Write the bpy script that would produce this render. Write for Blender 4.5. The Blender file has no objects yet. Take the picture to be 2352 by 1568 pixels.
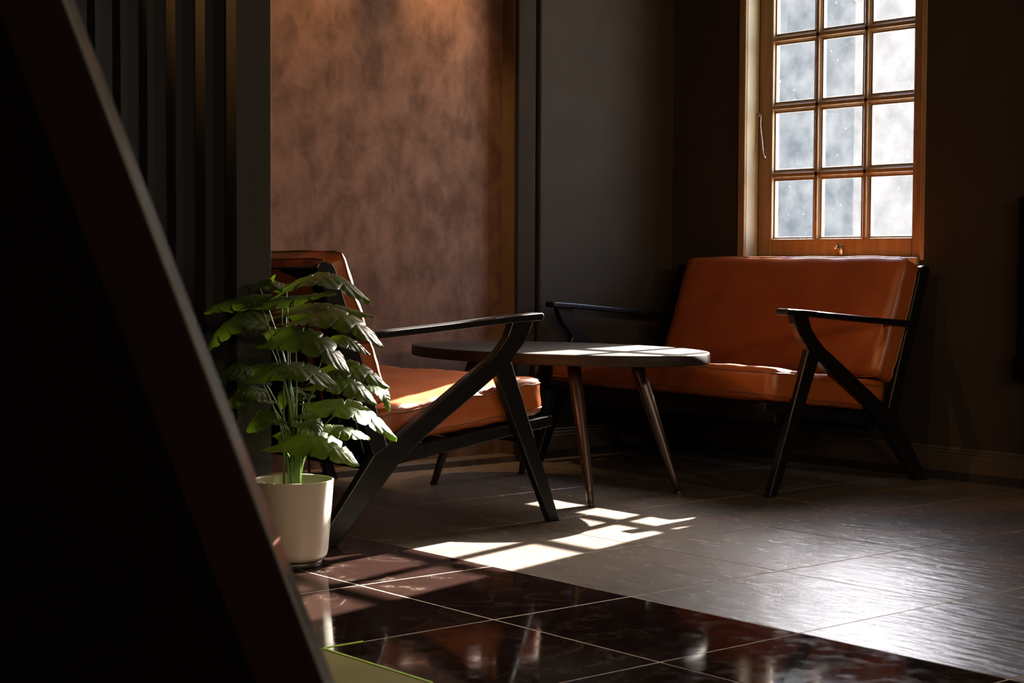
import bpy, bmesh, math, random
from mathutils import Vector, Matrix, noise

random.seed(7)
SC = bpy.context.scene
COL = SC.collection

# ------------------------------------------------------------------ camera
cam_d = bpy.data.cameras.new('camera')
cam = bpy.data.objects.new('camera', cam_d)
COL.objects.link(cam)
F = Vector((0.6429, 0.7648, -0.0447)).normalized()
ROLL = math.radians(0.27)
R0 = F.cross(Vector((0, 0, 1))).normalized()
U0 = R0.cross(F)
RR = math.cos(ROLL) * R0 + math.sin(ROLL) * U0
UU = -math.sin(ROLL) * R0 + math.cos(ROLL) * U0
mw = Matrix((RR, UU, -F)).transposed().to_4x4()
mw.translation = Vector((0, 0, 0.75))
cam.matrix_world = mw
cam_d.sensor_width = 36.0
cam_d.lens = 59.52
cam_d.clip_start = 0.02
cam_d.dof.use_dof = True
cam_d.dof.focus_distance = 5.0
cam_d.dof.aperture_fstop = 11.0
SC.camera = cam

# ------------------------------------------------------------------ light and exposure
SC.view_settings.view_transform = 'Standard'
SC.view_settings.look = 'None'
SC.view_settings.gamma = 1.0
SC.view_settings.use_curve_mapping = False
SC.view_settings.exposure = 0.0
SKY_STRENGTH = 5.5
SUN_STRENGTH = 128.0
SUN_DIR = Vector((1.0, 0.262, 0.650))        # towards the sun
ALCOVE_W = 145.0
SCREEN_LAMP_W = 150.0
ROOM_FILL_W = 125.0
SOFA_FILL_W = 40.0

world = bpy.data.worlds.new('sky')
SC.world = world
world.use_nodes = True
wn = world.node_tree.nodes
sky = wn.new('ShaderNodeTexSky')
sky.sky_type = 'NISHITA'
sky.sun_disc = False
sky.sun_elevation = math.atan2(SUN_DIR.z, math.hypot(SUN_DIR.x, SUN_DIR.y))
sky.sun_rotation = math.atan2(SUN_DIR.x, SUN_DIR.y)
sky.altitude = 20
sky.air_density = 1.0
sky.dust_density = 2.0
sky.ozone_density = 1.0
world.node_tree.links.new(sky.outputs[0], wn['Background'].inputs[0])
wn['Background'].inputs[1].default_value = SKY_STRENGTH

sun_d = bpy.data.lights.new('sun', 'SUN')
sun_d.energy = SUN_STRENGTH
sun_d.angle = math.radians(0.53)
sun_d.color = (1.0, 0.93, 0.82)
sun = bpy.data.objects.new('sun', sun_d)
sun.rotation_euler = SUN_DIR.to_track_quat('Z', 'Y').to_euler()
sun.location = (9, 6, 5)
COL.objects.link(sun)

# portal in the window opening: guides sky sampling only
por_d = bpy.data.lights.new('window_portal', 'AREA')
por_d.shape = 'RECTANGLE'
por_d.size = 0.86
por_d.size_y = 1.55
por_d.cycles.is_portal = True
por = bpy.data.objects.new('window_portal', por_d)
por.location = (5.20, 4.14, 1.52)
por.rotation_euler = Vector((1, 0, 0)).to_track_quat('Z', 'Y').to_euler()
COL.objects.link(por)

cy = SC.cycles
cy.use_denoising = True
cy.max_bounces = 10
cy.diffuse_bounces = 5
cy.glossy_bounces = 5
cy.transparent_max_bounces = 12
cy.sample_clamp_indirect = 6.0
cy.caustics_reflective = False
cy.caustics_refractive = False


# ------------------------------------------------------------------ materials
def nodes_of(name):
    m = bpy.data.materials.new(name)
    m.use_nodes = True
    nt = m.node_tree
    return m, nt, nt.nodes['Principled BSDF']


def N(nt, kind, **kw):
    n = nt.nodes.new(kind)
    for k, v in kw.items():
        setattr(n, k, v)
    return n


def ramp(nt, pts):
    r = N(nt, 'ShaderNodeValToRGB')
    e = r.color_ramp.elements
    while len(e) < len(pts):
        e.new(0.5)
    for i, (p, c) in enumerate(pts):
        e[i].position = p
        e[i].color = (c[0], c[1], c[2], 1)
    return r


def simple(name, col, rough=0.5, metal=0.0, spec=0.5, var=0.0, scale=30.0, bump=0.0, bscale=200.0,
           stretch=(1, 1, 1), coat=0.0):
    m, nt, b = nodes_of(name)
    b.inputs['Base Color'].default_value = (*col, 1)
    b.inputs['Roughness'].default_value = rough
    b.inputs['Metallic'].default_value = metal
    b.inputs['Specular IOR Level'].default_value = spec
    b.inputs['Coat Weight'].default_value = coat
    tc = N(nt, 'ShaderNodeTexCoord')
    mp = N(nt, 'ShaderNodeMapping')
    mp.inputs['Scale'].default_value = stretch
    nt.links.new(tc.outputs['Object'], mp.inputs[0])
    if var > 0:
        nz = N(nt, 'ShaderNodeTexNoise')
        nz.inputs['Scale'].default_value = scale
        nz.inputs['Detail'].default_value = 5
        nt.links.new(mp.outputs[0], nz.inputs['Vector'])
        r = ramp(nt, [(0.3, [c * (1 - var) for c in col]), (0.7, [min(1, c * (1 + var)) for c in col])])
        nt.links.new(nz.outputs['Fac'], r.inputs[0])
        nt.links.new(r.outputs[0], b.inputs['Base Color'])
    if bump > 0:
        n2 = N(nt, 'ShaderNodeTexNoise')
        n2.inputs['Scale'].default_value = bscale
        n2.inputs['Detail'].default_value = 4
        nt.links.new(mp.outputs[0], n2.inputs['Vector'])
        bp = N(nt, 'ShaderNodeBump')
        bp.inputs['Strength'].default_value = bump
        bp.inputs['Distance'].default_value = 0.002
        nt.links.new(n2.outputs['Fac'], bp.inputs['Height'])
        nt.links.new(bp.outputs[0], b.inputs['Normal'])
    return m


M = {}
M['black_wood'] = simple('black_stained_wood', (0.0042, 0.0040, 0.0044), 0.30, spec=0.28, var=0.3, scale=12, bump=0.12,
                         bscale=60, stretch=(1, 1, 6))
M['table_black'] = simple('black_table_lacquer', (0.021, 0.017, 0.0145), 0.48, spec=0.10, var=0.15, scale=40, bump=0.15, bscale=500)
M['table_leg'] = simple('dark_walnut_leg', (0.022, 0.009, 0.005), 0.30, var=0.3, scale=25, stretch=(4, 4, 0.6))
M['wall_dark'] = simple('charcoal_brown_paint', (0.031, 0.0235, 0.017), 0.8, spec=0.03, var=0.06, scale=6, bump=0.10, bscale=260)
M['trim_dark'] = simple('dark_gloss_trim', (0.024, 0.018, 0.013), 0.7, spec=0.0, var=0.08, scale=9)
M['skirting'] = simple('brown_black_skirting_gloss', (0.050, 0.037, 0.026), 0.45, spec=0.4, var=0.08, scale=9)
M['plinth'] = simple('black_plinth', (0.012, 0.011, 0.011), 0.45, var=0.2, scale=20)
M['ceiling'] = simple('dark_ceiling_paint', (0.05, 0.045, 0.04), 0.8, var=0.05, scale=4)
M['screen'] = simple('dark_slat_paint', (0.032, 0.0315, 0.032), 0.6, spec=0.1, var=0.1, scale=15, stretch=(1, 1, .1))
M['win_wood'] = simple('orange_brown_varnish', (0.20, 0.122, 0.048), 0.45, var=0.22, scale=14, bump=0.15, bscale=90,
                       stretch=(3, 3, 0.5))
M['jamb'] = simple('cream_jamb_paint', (0.27, 0.215, 0.115), 0.55, var=0.16, scale=7, bump=0.1, bscale=60)
M['brass'] = simple('worn_brass', (0.60, 0.45, 0.28), 0.30, metal=1.0, var=0.3, scale=60)
M['steel'] = simple('pale_steel', (0.55, 0.48, 0.42), 0.35, metal=1.0, var=0.3, scale=80)
M['pot'] = simple('cream_glazed_pot', (0.335, 0.300, 0.262), 0.36, var=0.03, scale=12)
M['pot_base'] = simple('dark_pot_saucer', (0.03, 0.027, 0.025), 0.3, var=0.1, scale=20)
M['soil'] = simple('dark_soil', (0.03, 0.017, 0.010), 0.9, var=0.4, scale=80, bump=0.6, bscale=120)
M['stem'] = simple('green_stem', (0.075, 0.14, 0.022), 0.4, var=0.25, scale=30)
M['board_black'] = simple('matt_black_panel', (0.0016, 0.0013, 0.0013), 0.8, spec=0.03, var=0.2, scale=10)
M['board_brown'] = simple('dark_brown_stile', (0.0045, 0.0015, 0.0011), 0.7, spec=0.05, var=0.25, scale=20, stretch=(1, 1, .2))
M['board_edge'] = simple('lacquered_edge_with_glint', (0.085, 0.098, 0.108), 0.2, spec=1.0, coat=1.0, var=0.2, scale=18)  # blue-grey base colour paints in the window's glint on the lacquer
M['grout'] = simple('pale_grout', (0.42, 0.33, 0.24), 0.8, var=0.2, scale=30)
M['grout_lit_green'] = simple('green_lit_grout', (0.30, 0.48, 0.012), 0.6, var=0.2, scale=60)  # green light from the leaf on the grout, put into its colour
M['olive'] = simple('olive_tile', (0.145, 0.125, 0.018), 0.5, spec=0.25, var=0.2, scale=5, bump=0.1, bscale=90)
M['strap'] = simple('brown_cushion_strap', (0.25, 0.08, 0.025), 0.5, var=0.2, scale=40)
M['lamp_metal'] = simple('black_lamp_metal', (0.02, 0.02, 0.02), 0.4, var=0.1, scale=30)
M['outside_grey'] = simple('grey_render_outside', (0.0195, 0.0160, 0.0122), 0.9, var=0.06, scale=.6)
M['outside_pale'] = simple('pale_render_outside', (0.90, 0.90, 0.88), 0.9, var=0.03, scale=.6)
M['outside_blue'] = simple('pale_blue_sign_paint', (0.42, 0.48, 0.58), 0.7, var=0.03, scale=2)
M['outside_orange'] = simple('pale_orange_beam', (0.62, 0.50, 0.40), 0.8, var=0.04, scale=2)
M['outside_ground'] = simple('pale_paving_outside', (0.55, 0.52, 0.47), 0.9, var=0.1, scale=1)


def leather():
    m, nt, b = nodes_of('tan_leather')
    tc = N(nt, 'ShaderNodeTexCoord')
    nz = N(nt, 'ShaderNodeTexNoise')
    nz.inputs['Scale'].default_value = 7
    nz.inputs['Detail'].default_value = 4
    nt.links.new(tc.outputs['Object'], nz.inputs['Vector'])
    r = ramp(nt, [(0.3, (0.21, 0.046, 0.007)), (0.7, (0.275, 0.066, 0.010))])
    nt.links.new(nz.outputs['Fac'], r.inputs[0])
    nt.links.new(r.outputs[0], b.inputs['Base Color'])
    b.inputs['Roughness'].default_value = 0.40
    vz = N(nt, 'ShaderNodeTexVoronoi')
    vz.inputs['Scale'].default_value = 420
    nt.links.new(tc.outputs['Object'], vz.inputs['Vector'])
    bp = N(nt, 'ShaderNodeBump')
    bp.inputs['Strength'].default_value = 0.10
    bp.inputs['Distance'].default_value = 0.001
    nt.links.new(vz.outputs['Distance'], bp.inputs['Height'])
    nt.links.new(bp.outputs[0], b.inputs['Normal'])
    return m


M['leather'] = leather()
M['piping'] = simple('dark_tan_piping', (0.17, 0.048, 0.013), 0.42, var=0.15, scale=60)


def plaster():
    """mottled pinkish brown wall finish: blotches pulled out vertically, lighter scratches"""
    m, nt, b = nodes_of('mottled_brown_plaster')
    tc = N(nt, 'ShaderNodeTexCoord')
    mp = N(nt, 'ShaderNodeMapping')
    mp.inputs['Scale'].default_value = (7.0, 7.0, 5.2)
    nt.links.new(tc.outputs['Object'], mp.inputs[0])
    n1 = N(nt, 'ShaderNodeTexNoise')
    n1.inputs['Scale'].default_value = 1.5
    n1.inputs['Detail'].default_value = 7
    n1.inputs['Roughness'].default_value = 0.62
    n1.inputs['Distortion'].default_value = 0.25
    nt.links.new(mp.outputs[0], n1.inputs['Vector'])
    mp2 = N(nt, 'ShaderNodeMapping')
    mp2.inputs['Scale'].default_value = (34, 34, 10)
    nt.links.new(tc.outputs['Object'], mp2.inputs[0])
    n2 = N(nt, 'ShaderNodeTexNoise')
    n2.inputs['Scale'].default_value = 1.0
    n2.inputs['Detail'].default_value = 5
    nt.links.new(mp2.outputs[0], n2.inputs['Vector'])
    mx = N(nt, 'ShaderNodeMath', operation='MULTIPLY_ADD')
    nt.links.new(n2.outputs['Fac'], mx.inputs[0])
    mx.inputs[1].default_value = 0.18
    nt.links.new(n1.outputs['Fac'], mx.inputs[2])
    r = ramp(nt, [(0.42, (0.070, 0.036, 0.022)), (0.60, (0.112, 0.059, 0.038)), (0.80, (0.158, 0.086, 0.057))])
    nt.links.new(mx.outputs[0], r.inputs[0])
    nt.links.new(r.outputs[0], b.inputs['Base Color'])
    b.inputs['Roughness'].default_value = 0.75
    b.inputs['Specular IOR Level'].default_value = 0.05
    bp = N(nt, 'ShaderNodeBump')
    bp.inputs['Strength'].default_value = 0.12
    bp.inputs['Distance'].default_value = 0.002
    nt.links.new(n2.outputs['Fac'], bp.inputs['Height'])
    nt.links.new(bp.outputs[0], b.inputs['Normal'])
    return m


M['plaster'] = plaster()


def slate():
    """matt slate-look tile: streaky relief, each tile its own shade"""
    m, nt, b = nodes_of('matt_slate_tile')
    oi = N(nt, 'ShaderNodeObjectInfo')
    tc = N(nt, 'ShaderNodeTexCoord')
    off = N(nt, 'ShaderNodeVectorMath', operation='MULTIPLY_ADD')
    cb = N(nt, 'ShaderNodeCombineXYZ')
    for i in range(3):
        nt.links.new(oi.outputs['Random'], cb.inputs[i])
    nt.links.new(cb.outputs[0], off.inputs[0])
    off.inputs[1].default_value = (37, 19, 11)
    nt.links.new(tc.outputs['Object'], off.inputs[2])
    mp = N(nt, 'ShaderNodeMapping')
    mp.inputs['Rotation'].default_value = (0, 0, math.radians(38))
    mp.inputs['Scale'].default_value = (44, 12, 12)
    nt.links.new(off.outputs[0], mp.inputs[0])
    n1 = N(nt, 'ShaderNodeTexNoise')
    n1.inputs['Scale'].default_value = 1.0
    n1.inputs['Detail'].default_value = 8
    n1.inputs['Roughness'].default_value = 0.66
    n1.inputs['Distortion'].default_value = 0.7
    nt.links.new(mp.outputs[0], n1.inputs['Vector'])
    n2 = N(nt, 'ShaderNodeTexNoise')
    n2.inputs['Scale'].default_value = 5
    n2.inputs['Detail'].default_value = 5
    n2.inputs['Distortion'].default_value = 1.2
    nt.links.new(off.outputs[0], n2.inputs['Vector'])
    rc = ramp(nt, [(0.30, (0.082, 0.066, 0.054)), (0.70, (0.130, 0.107, 0.089))])
    nt.links.new(n1.outputs['Fac'], rc.inputs[0])
    nt.links.new(rc.outputs[0], b.inputs['Base Color'])
    rr = N(nt, 'ShaderNodeMapRange')
    rr.inputs[3].default_value = 0.21
    rr.inputs[4].default_value = 0.31
    nt.links.new(n1.outputs['Fac'], rr.inputs[0])
    nt.links.new(rr.outputs[0], b.inputs['Roughness'])
    b.inputs['Specular IOR Level'].default_value = 0.5
    # thin crisp ridges where the low noise crosses its middle
    ab = N(nt, 'ShaderNodeMath', operation='SUBTRACT')
    nt.links.new(n2.outputs['Fac'], ab.inputs[0])
    ab.inputs[1].default_value = 0.52
    ab2 = N(nt, 'ShaderNodeMath', operation='ABSOLUTE')
    nt.links.new(ab.outputs[0], ab2.inputs[0])
    rg = N(nt, 'ShaderNodeMapRange')
    rg.inputs[1].default_value = 0.0
    rg.inputs[2].default_value = 0.018
    rg.inputs[3].default_value = 1.0
    rg.inputs[4].default_value = 0.0
    nt.links.new(ab2.outputs[0], rg.inputs[0])
    sm = N(nt, 'ShaderNodeMath', operation='MULTIPLY_ADD')
    nt.links.new(rg.outputs[0], sm.inputs[0])
    sm.inputs[1].default_value = 0.045
    nt.links.new(n1.outputs['Fac'], sm.inputs[2])
    bp = N(nt, 'ShaderNodeBump')
    bp.inputs['Strength'].default_value = 0.34
    bp.inputs['Distance'].default_value = 0.004
    nt.links.new(sm.outputs[0], bp.inputs['Height'])
    nt.links.new(bp.outputs[0], b.inputs['Normal'])
    return m


M['slate'] = slate()


def marble():
    """polished near-black tile with faint pale veins and specks"""
    m, nt, b = nodes_of('polished_black_tile')
    oi = N(nt, 'ShaderNodeObjectInfo')
    tc = N(nt, 'ShaderNodeTexCoord')
    off = N(nt, 'ShaderNodeVectorMath', operation='MULTIPLY_ADD')
    cb = N(nt, 'ShaderNodeCombineXYZ')
    for i in range(3):
        nt.links.new(oi.outputs['Random'], cb.inputs[i])
    nt.links.new(cb.outputs[0], off.inputs[0])
    off.inputs[1].default_value = (23, 31, 7)
    nt.links.new(tc.outputs['Object'], off.inputs[2])
    n1 = N(nt, 'ShaderNodeTexNoise')
    n1.inputs['Scale'].default_value = 4.5
    n1.inputs['Detail'].default_value = 7
    n1.inputs['Distortion'].default_value = 1.3
    nt.links.new(off.outputs[0], n1.inputs['Vector'])
    ab = N(nt, 'ShaderNodeMath', operation='SUBTRACT')
    nt.links.new(n1.outputs['Fac'], ab.inputs[0])
    ab.inputs[1].default_value = 0.56
    ab2 = N(nt, 'ShaderNodeMath', operation='ABSOLUTE')
    nt.links.new(ab.outputs[0], ab2.inputs[0])
    rv = ramp(nt, [(0.0, (0.055, 0.040, 0.032)), (0.007, (0.015, 0.008, 0.0065)), (0.08, (0.011, 0.0055, 0.0045))])
    nt.links.new(ab2.outputs[0], rv.inputs[0])
    nt.links.new(rv.outputs[0], b.inputs['Base Color'])
    n2 = N(nt, 'ShaderNodeTexNoise')
    n2.inputs['Scale'].default_value = 24
    n2.inputs['Detail'].default_value = 6
    nt.links.new(off.outputs[0], n2.inputs['Vector'])
    rr = N(nt, 'ShaderNodeMapRange')
    rr.inputs[1].default_value = 0.45
    rr.inputs[2].default_value = 0.8
    rr.inputs[3].default_value = 0.055
    rr.inputs[4].default_value = 0.16
    nt.links.new(n2.outputs['Fac'], rr.inputs[0])
    nt.links.new(rr.outputs[0], b.inputs['Roughness'])
    b.inputs['Specular IOR Level'].default_value = 0.28
    n3 = N(nt, 'ShaderNodeTexNoise')
    n3.inputs['Scale'].default_value = 3.0
    nt.links.new(off.outputs[0], n3.inputs['Vector'])
    bp = N(nt, 'ShaderNodeBump')
    bp.inputs['Strength'].default_value = 0.02
    bp.inputs['Distance'].default_value = 0.003
    nt.links.new(n3.outputs['Fac'], bp.inputs['Height'])
    nt.links.new(bp.outputs[0], b.inputs['Normal'])
    return m


M['marble'] = marble()


def dusty_glass():
    """old window glass: clear, with a veil of dust that the sun lights from behind, thicker towards the putty"""
    m = bpy.data.materials.new('dusty_window_glass')
    m.use_nodes = True
    nt = m.node_tree
    nt.nodes.clear()
    out = N(nt, 'ShaderNodeOutputMaterial')
    tr = N(nt, 'ShaderNodeBsdfTransparent')
    tl = N(nt, 'ShaderNodeBsdfTranslucent')
    tl.inputs[0].default_value = (0.92, 0.94, 0.95, 1)
    df = N(nt, 'ShaderNodeBsdfDiffuse')
    df.inputs[0].default_value = (0.6, 0.6, 0.6, 1)
    du = N(nt, 'ShaderNodeMixShader')
    du.inputs[0].default_value = 0.08
    nt.links.new(tl.outputs[0], du.inputs[1])
    nt.links.new(df.outputs[0], du.inputs[2])
    gl = N(nt, 'ShaderNodeBsdfGlossy')
    gl.inputs['Roughness'].default_value = 0.02
    tc = N(nt, 'ShaderNodeTexCoord')
    geo = N(nt, 'ShaderNodeNewGeometry')
    n1 = N(nt, 'ShaderNodeTexNoise')
    n1.inputs['Scale'].default_value = 9
    n1.inputs['Detail'].default_value = 8
    n1.inputs['Roughness'].default_value = 0.65
    nt.links.new(geo.outputs['Position'], n1.inputs['Vector'])
    dust = N(nt, 'ShaderNodeMapRange')
    dust.inputs[1].default_value = 0.36
    dust.inputs[2].default_value = 0.80
    dust.inputs[3].default_value = 0.001
    dust.inputs[4].default_value = 0.008
    nt.links.new(n1.outputs['Fac'], dust.inputs[0])
    n2 = N(nt, 'ShaderNodeTexNoise')
    n2.inputs['Scale'].default_value = 55
    n2.inputs['Detail'].default_value = 4
    nt.links.new(geo.outputs['Position'], n2.inputs['Vector'])
    sp = N(nt, 'ShaderNodeMapRange')
    sp.inputs[1].default_value = 0.69
    sp.inputs[2].default_value = 0.76
    sp.inputs[3].default_value = 0.0
    sp.inputs[4].default_value = 0.025
    nt.links.new(n2.outputs['Fac'], sp.inputs[0])
    # distance to the nearest edge of the pane from its UVs
    sx = N(nt, 'ShaderNodeSeparateXYZ')
    nt.links.new(tc.outputs['Generated'], sx.inputs[0])
    def edge(sock):
        a = N(nt, 'ShaderNodeMath', operation='SUBTRACT')
        nt.links.new(sock, a.inputs[0])
        a.inputs[1].default_value = 0.5
        c = N(nt, 'ShaderNodeMath', operation='ABSOLUTE')
        nt.links.new(a.outputs[0], c.inputs[0])
        return c.outputs[0]
    mxx = N(nt, 'ShaderNodeMath', operation='MAXIMUM')
    nt.links.new(edge(sx.outputs[1]), mxx.inputs[0])
    nt.links.new(edge(sx.outputs[2]), mxx.inputs[1])
    ed = N(nt, 'ShaderNodeMapRange')
    ed.inputs[1].default_value = 0.44
    ed.inputs[2].default_value = 0.49
    ed.inputs[3].default_value = 0.0
    ed.inputs[4].default_value = 0.03
    nt.links.new(mxx.outputs[0], ed.inputs[0])
    s1 = N(nt, 'ShaderNodeMath', operation='ADD')
    nt.links.new(dust.outputs[0], s1.inputs[0])
    nt.links.new(sp.outputs[0], s1.inputs[1])
    s2 = N(nt, 'ShaderNodeMath', operation='ADD')
    nt.links.new(s1.outputs[0], s2.inputs[0])
    nt.links.new(ed.outputs[0], s2.inputs[1])
    mix = N(nt, 'ShaderNodeMixShader')
    nt.links.new(s2.outputs[0], mix.inputs[0])
    nt.links.new(tr.outputs[0], mix.inputs[1])
    nt.links.new(du.outputs[0], mix.inputs[2])
    mix2 = N(nt, 'ShaderNodeMixShader')
    mix2.inputs[0].default_value = 0.04
    nt.links.new(mix.outputs[0], mix2.inputs[1])
    nt.links.new(gl.outputs[0], mix2.inputs[2])
    nt.links.new(mix2.outputs[0], out.inputs[0])
    return m


M['glass'] = dusty_glass()


def leaf_mat(name, dark, light, trans):
    m, nt, b = nodes_of(name)
    out = nt.nodes['Material Output']
    uv = N(nt, 'ShaderNodeUVMap')
    sx = N(nt, 'ShaderNodeSeparateXYZ')
    nt.links.new(uv.outputs[0], sx.inputs[0])
    # side veins: u + |v| stripes; midrib: small |v|
    av = N(nt, 'ShaderNodeMath', operation='ABSOLUTE')
    nt.links.new(sx.outputs[1], av.inputs[0])
    ph = N(nt, 'ShaderNodeMath', operation='MULTIPLY_ADD')
    nt.links.new(av.outputs[0], ph.inputs[0])
    ph.inputs[1].default_value = -0.22
    nt.links.new(sx.outputs[0], ph.inputs[2])
    sn = N(nt, 'ShaderNodeMath', operation='MULTIPLY')
    nt.links.new(ph.outputs[0], sn.inputs[0])
    sn.inputs[1].default_value = 52.0
    si = N(nt, 'ShaderNodeMath', operation='SINE')
    nt.links.new(sn.outputs[0], si.inputs[0])
    mr = N(nt, 'ShaderNodeMapRange')
    mr.inputs[1].default_value = 0.0
    mr.inputs[2].default_value = 0.05
    mr.inputs[3].default_value = 1.0
    mr.inputs[4].default_value = 0.0
    nt.links.new(av.outputs[0], mr.inputs[0])
    r = ramp(nt, [(0.0, dark), (1.0, light)])
    nz = N(nt, 'ShaderNodeTexNoise')
    nz.inputs['Scale'].default_value = 18
    tc = N(nt, 'ShaderNodeTexCoord')
    nt.links.new(tc.outputs['Object'], nz.inputs['Vector'])
    mxv = N(nt, 'ShaderNodeMath', operation='MAXIMUM')
    nt.links.new(mr.outputs[0], mxv.inputs[0])
    nt.links.new(nz.outputs['Fac'], mxv.inputs[1])
    nt.links.new(mxv.outputs[0], r.inputs[0])
    nt.links.new(r.outputs[0], b.inputs['Base Color'])
    b.inputs['Roughness'].default_value = 0.36
    bp = N(nt, 'ShaderNodeBump')
    bp.inputs['Strength'].default_value = 0.25
    bp.inputs['Distance'].default_value = 0.002
    nt.links.new(si.outputs[0], bp.inputs['Height'])
    nt.links.new(bp.outputs[0], b.inputs['Normal'])
    tl = N(nt, 'ShaderNodeBsdfTranslucent')
    tl.inputs[0].default_value = (*trans, 1)
    mx = N(nt, 'ShaderNodeMixShader')
    mx.inputs[0].default_value = 0.30
    nt.links.new(b.outputs[0], mx.inputs[1])
    nt.links.new(tl.outputs[0], mx.inputs[2])
    nt.links.new(mx.outputs[0], out.inputs[0])
    return m


M['leaf'] = leaf_mat('philodendron_leaf', (0.012, 0.022, 0.006), (0.040, 0.052, 0.012), (0.26, 0.42, 0.02))


def emit(name, col, s):
    m = bpy.data.materials.new(name)
    m.use_nodes = True
    nt = m.node_tree
    nt.nodes.clear()
    e = N(nt, 'ShaderNodeEmission')
    e.inputs[0].default_value = (*col, 1)
    e.inputs[1].default_value = s
    o = N(nt, 'ShaderNodeOutputMaterial')
    nt.links.new(e.outputs[0], o.inputs[0])
    return m


M['bulb'] = emit('warm_bulb', (1.0, 0.62, 0.28), 6.0)


# ------------------------------------------------------------------ mesh helpers
def box(bm, x0, x1, y0, y1, z0, z1):
    v = [bm.verts.new(p) for p in ((x0, y0, z0), (x1, y0, z0), (x1, y1, z0), (x0, y1, z0),
                                   (x0, y0, z1), (x1, y0, z1), (x1, y1, z1), (x0, y1, z1))]
    for f in ((0, 3, 2, 1), (4, 5, 6, 7), (0, 1, 5, 4), (1, 2, 6, 5), (2, 3, 7, 6), (3, 0, 4, 7)):
        bm.faces.new([v[i] for i in f])


def prism(bm, pts, y0, y1, to=lambda d, z, y: (d, y, z)):
    a = [bm.verts.new(to(d, z, y0)) for d, z in pts]
    b = [bm.verts.new(to(d, z, y1)) for d, z in pts]
    n = len(pts)
    bm.faces.new(a)
    bm.faces.new(b[::-1])
    for i in range(n):
        bm.faces.new((a[i], a[(i + 1) % n], b[(i + 1) % n], b[i]))


def tube(bm, pts, rad, n=8, caps=True, closed=False):
    pts = [Vector(p) for p in pts]
    k = len(pts)
    rad = [rad] * k if not hasattr(rad, '__len__') else rad
    rings = []
    up = Vector((0, 0, 1))
    prev = None
    for i in range(k):
        if closed:
            t = (pts[(i + 1) % k] - pts[(i - 1) % k]).normalized()
        else:
            t = (pts[min(i + 1, k - 1)] - pts[max(i - 1, 0)]).normalized()
        if prev is None:
            a = t.cross(up)
            if a.length < 1e-3:
                a = t.cross(Vector((1, 0, 0)))
        else:
            a = prev - t * prev.dot(t)
        a.normalize()
        prev = a
        b = t.cross(a)
        rings.append([bm.verts.new(pts[i] + rad[i] * (math.cos(2 * math.pi * j / n) * a + math.sin(2 * math.pi * j / n) * b))
                      for j in range(n)])
    for i in range(k if closed else k - 1):
        A, B = rings[i], rings[(i + 1) % k]
        for j in range(n):
            bm.faces.new((A[j], A[(j + 1) % n], B[(j + 1) % n], B[j]))
    if caps and not closed:
        bm.faces.new(rings[0][::-1])
        bm.faces.new(rings[-1])


def lathe(bm, prof, n=48, c=(0, 0)):
    rings = []
    for r, z in prof:
        if r < 1e-6:
            rings.append([bm.verts.new((c[0], c[1], z))])
        else:
            rings.append([bm.verts.new((c[0] + r * math.cos(2 * math.pi * j / n), c[1] + r * math.sin(2 * math.pi * j / n), z))
                          for j in range(n)])
    for A, B in zip(rings, rings[1:]):
        for j in range(n):
            a0, a1 = A[j % len(A)], A[(j + 1) % len(A)]
            b0, b1 = B[j % len(B)], B[(j + 1) % len(B)]
            f = []
            for q in (a0, a1, b1, b0):
                if q not in f:
                    f.append(q)
            if len(f) > 2:
                bm.faces.new(f)


def link(name, bm, mat, parent=None, smooth=False, bevel=0.0, seg=2, ang=40):
    bmesh.ops.recalc_face_normals(bm, faces=bm.faces[:])
    me = bpy.data.meshes.new(name)
    bm.to_mesh(me)
    bm.free()
    me.materials.append(mat)
    if smooth:
        for p in me.polygons:
            p.use_smooth = True
    o = bpy.data.objects.new(name, me)
    COL.objects.link(o)
    if parent is not None:
        o.parent = parent
    if bevel > 0:
        md = o.modifiers.new('bevel', 'BEVEL')
        md.width = bevel
        md.segments = seg
        md.limit_method = 'ANGLE'
        md.angle_limit = math.radians(ang)
    return o


def tag(o, label, cat, group=None):
    o['label'] = label
    o['category'] = cat
    if group:
        o['group'] = group
    return o


def thing(name, label, cat, loc=(0, 0, 0), rz=0.0, group=None):
    o = bpy.data.objects.new(name, None)
    o.empty_display_size = 0.1
    o.location = loc
    o.rotation_euler = (0, 0, rz)
    COL.objects.link(o)
    return tag(o, label, cat, group)


def structure(o, label=None):
    o['kind'] = 'structure'
    if label:
        o['label'] = label
    return o


def root(name):
    o = bpy.data.objects.new(name, None)
    o.empty_display_size = 0.1
    COL.objects.link(o)
    return structure(o)


def copy_of(o, parent, loc):
    c = o.copy()
    COL.objects.link(c)
    c.parent = parent
    c.location = loc
    return c


# ------------------------------------------------------------------ room shell
XW = 5.035          # inner face of the window wall
YB = 4.95           # face of the dark back wall
YT = 5.025           # face of the mottled plaster in its recess
ZC = 2.75
XL, YF = -2.6, -2.6

# floor: grout bed and single tiles laid on it
XB, XO = 2.669, 1.833       # slate | polished black | olive
bm = bmesh.new()
box(bm, XL, XW + 0.1, YF, YT + 0.1, -0.12, -0.0008)
floor = structure(link('floor', bm, M['grout']), 'tiled cafe floor, matt slate, polished black and olive tiles')


def tile_mesh(name, w, h, mat):
    b2 = bmesh.new()
    box(b2, -w / 2, w / 2, -h / 2, h / 2, -0.010, 0.0)
    o = link(name, b2, mat, floor, bevel=0.0012, seg=1)
    return o


G = 0.0024


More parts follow.
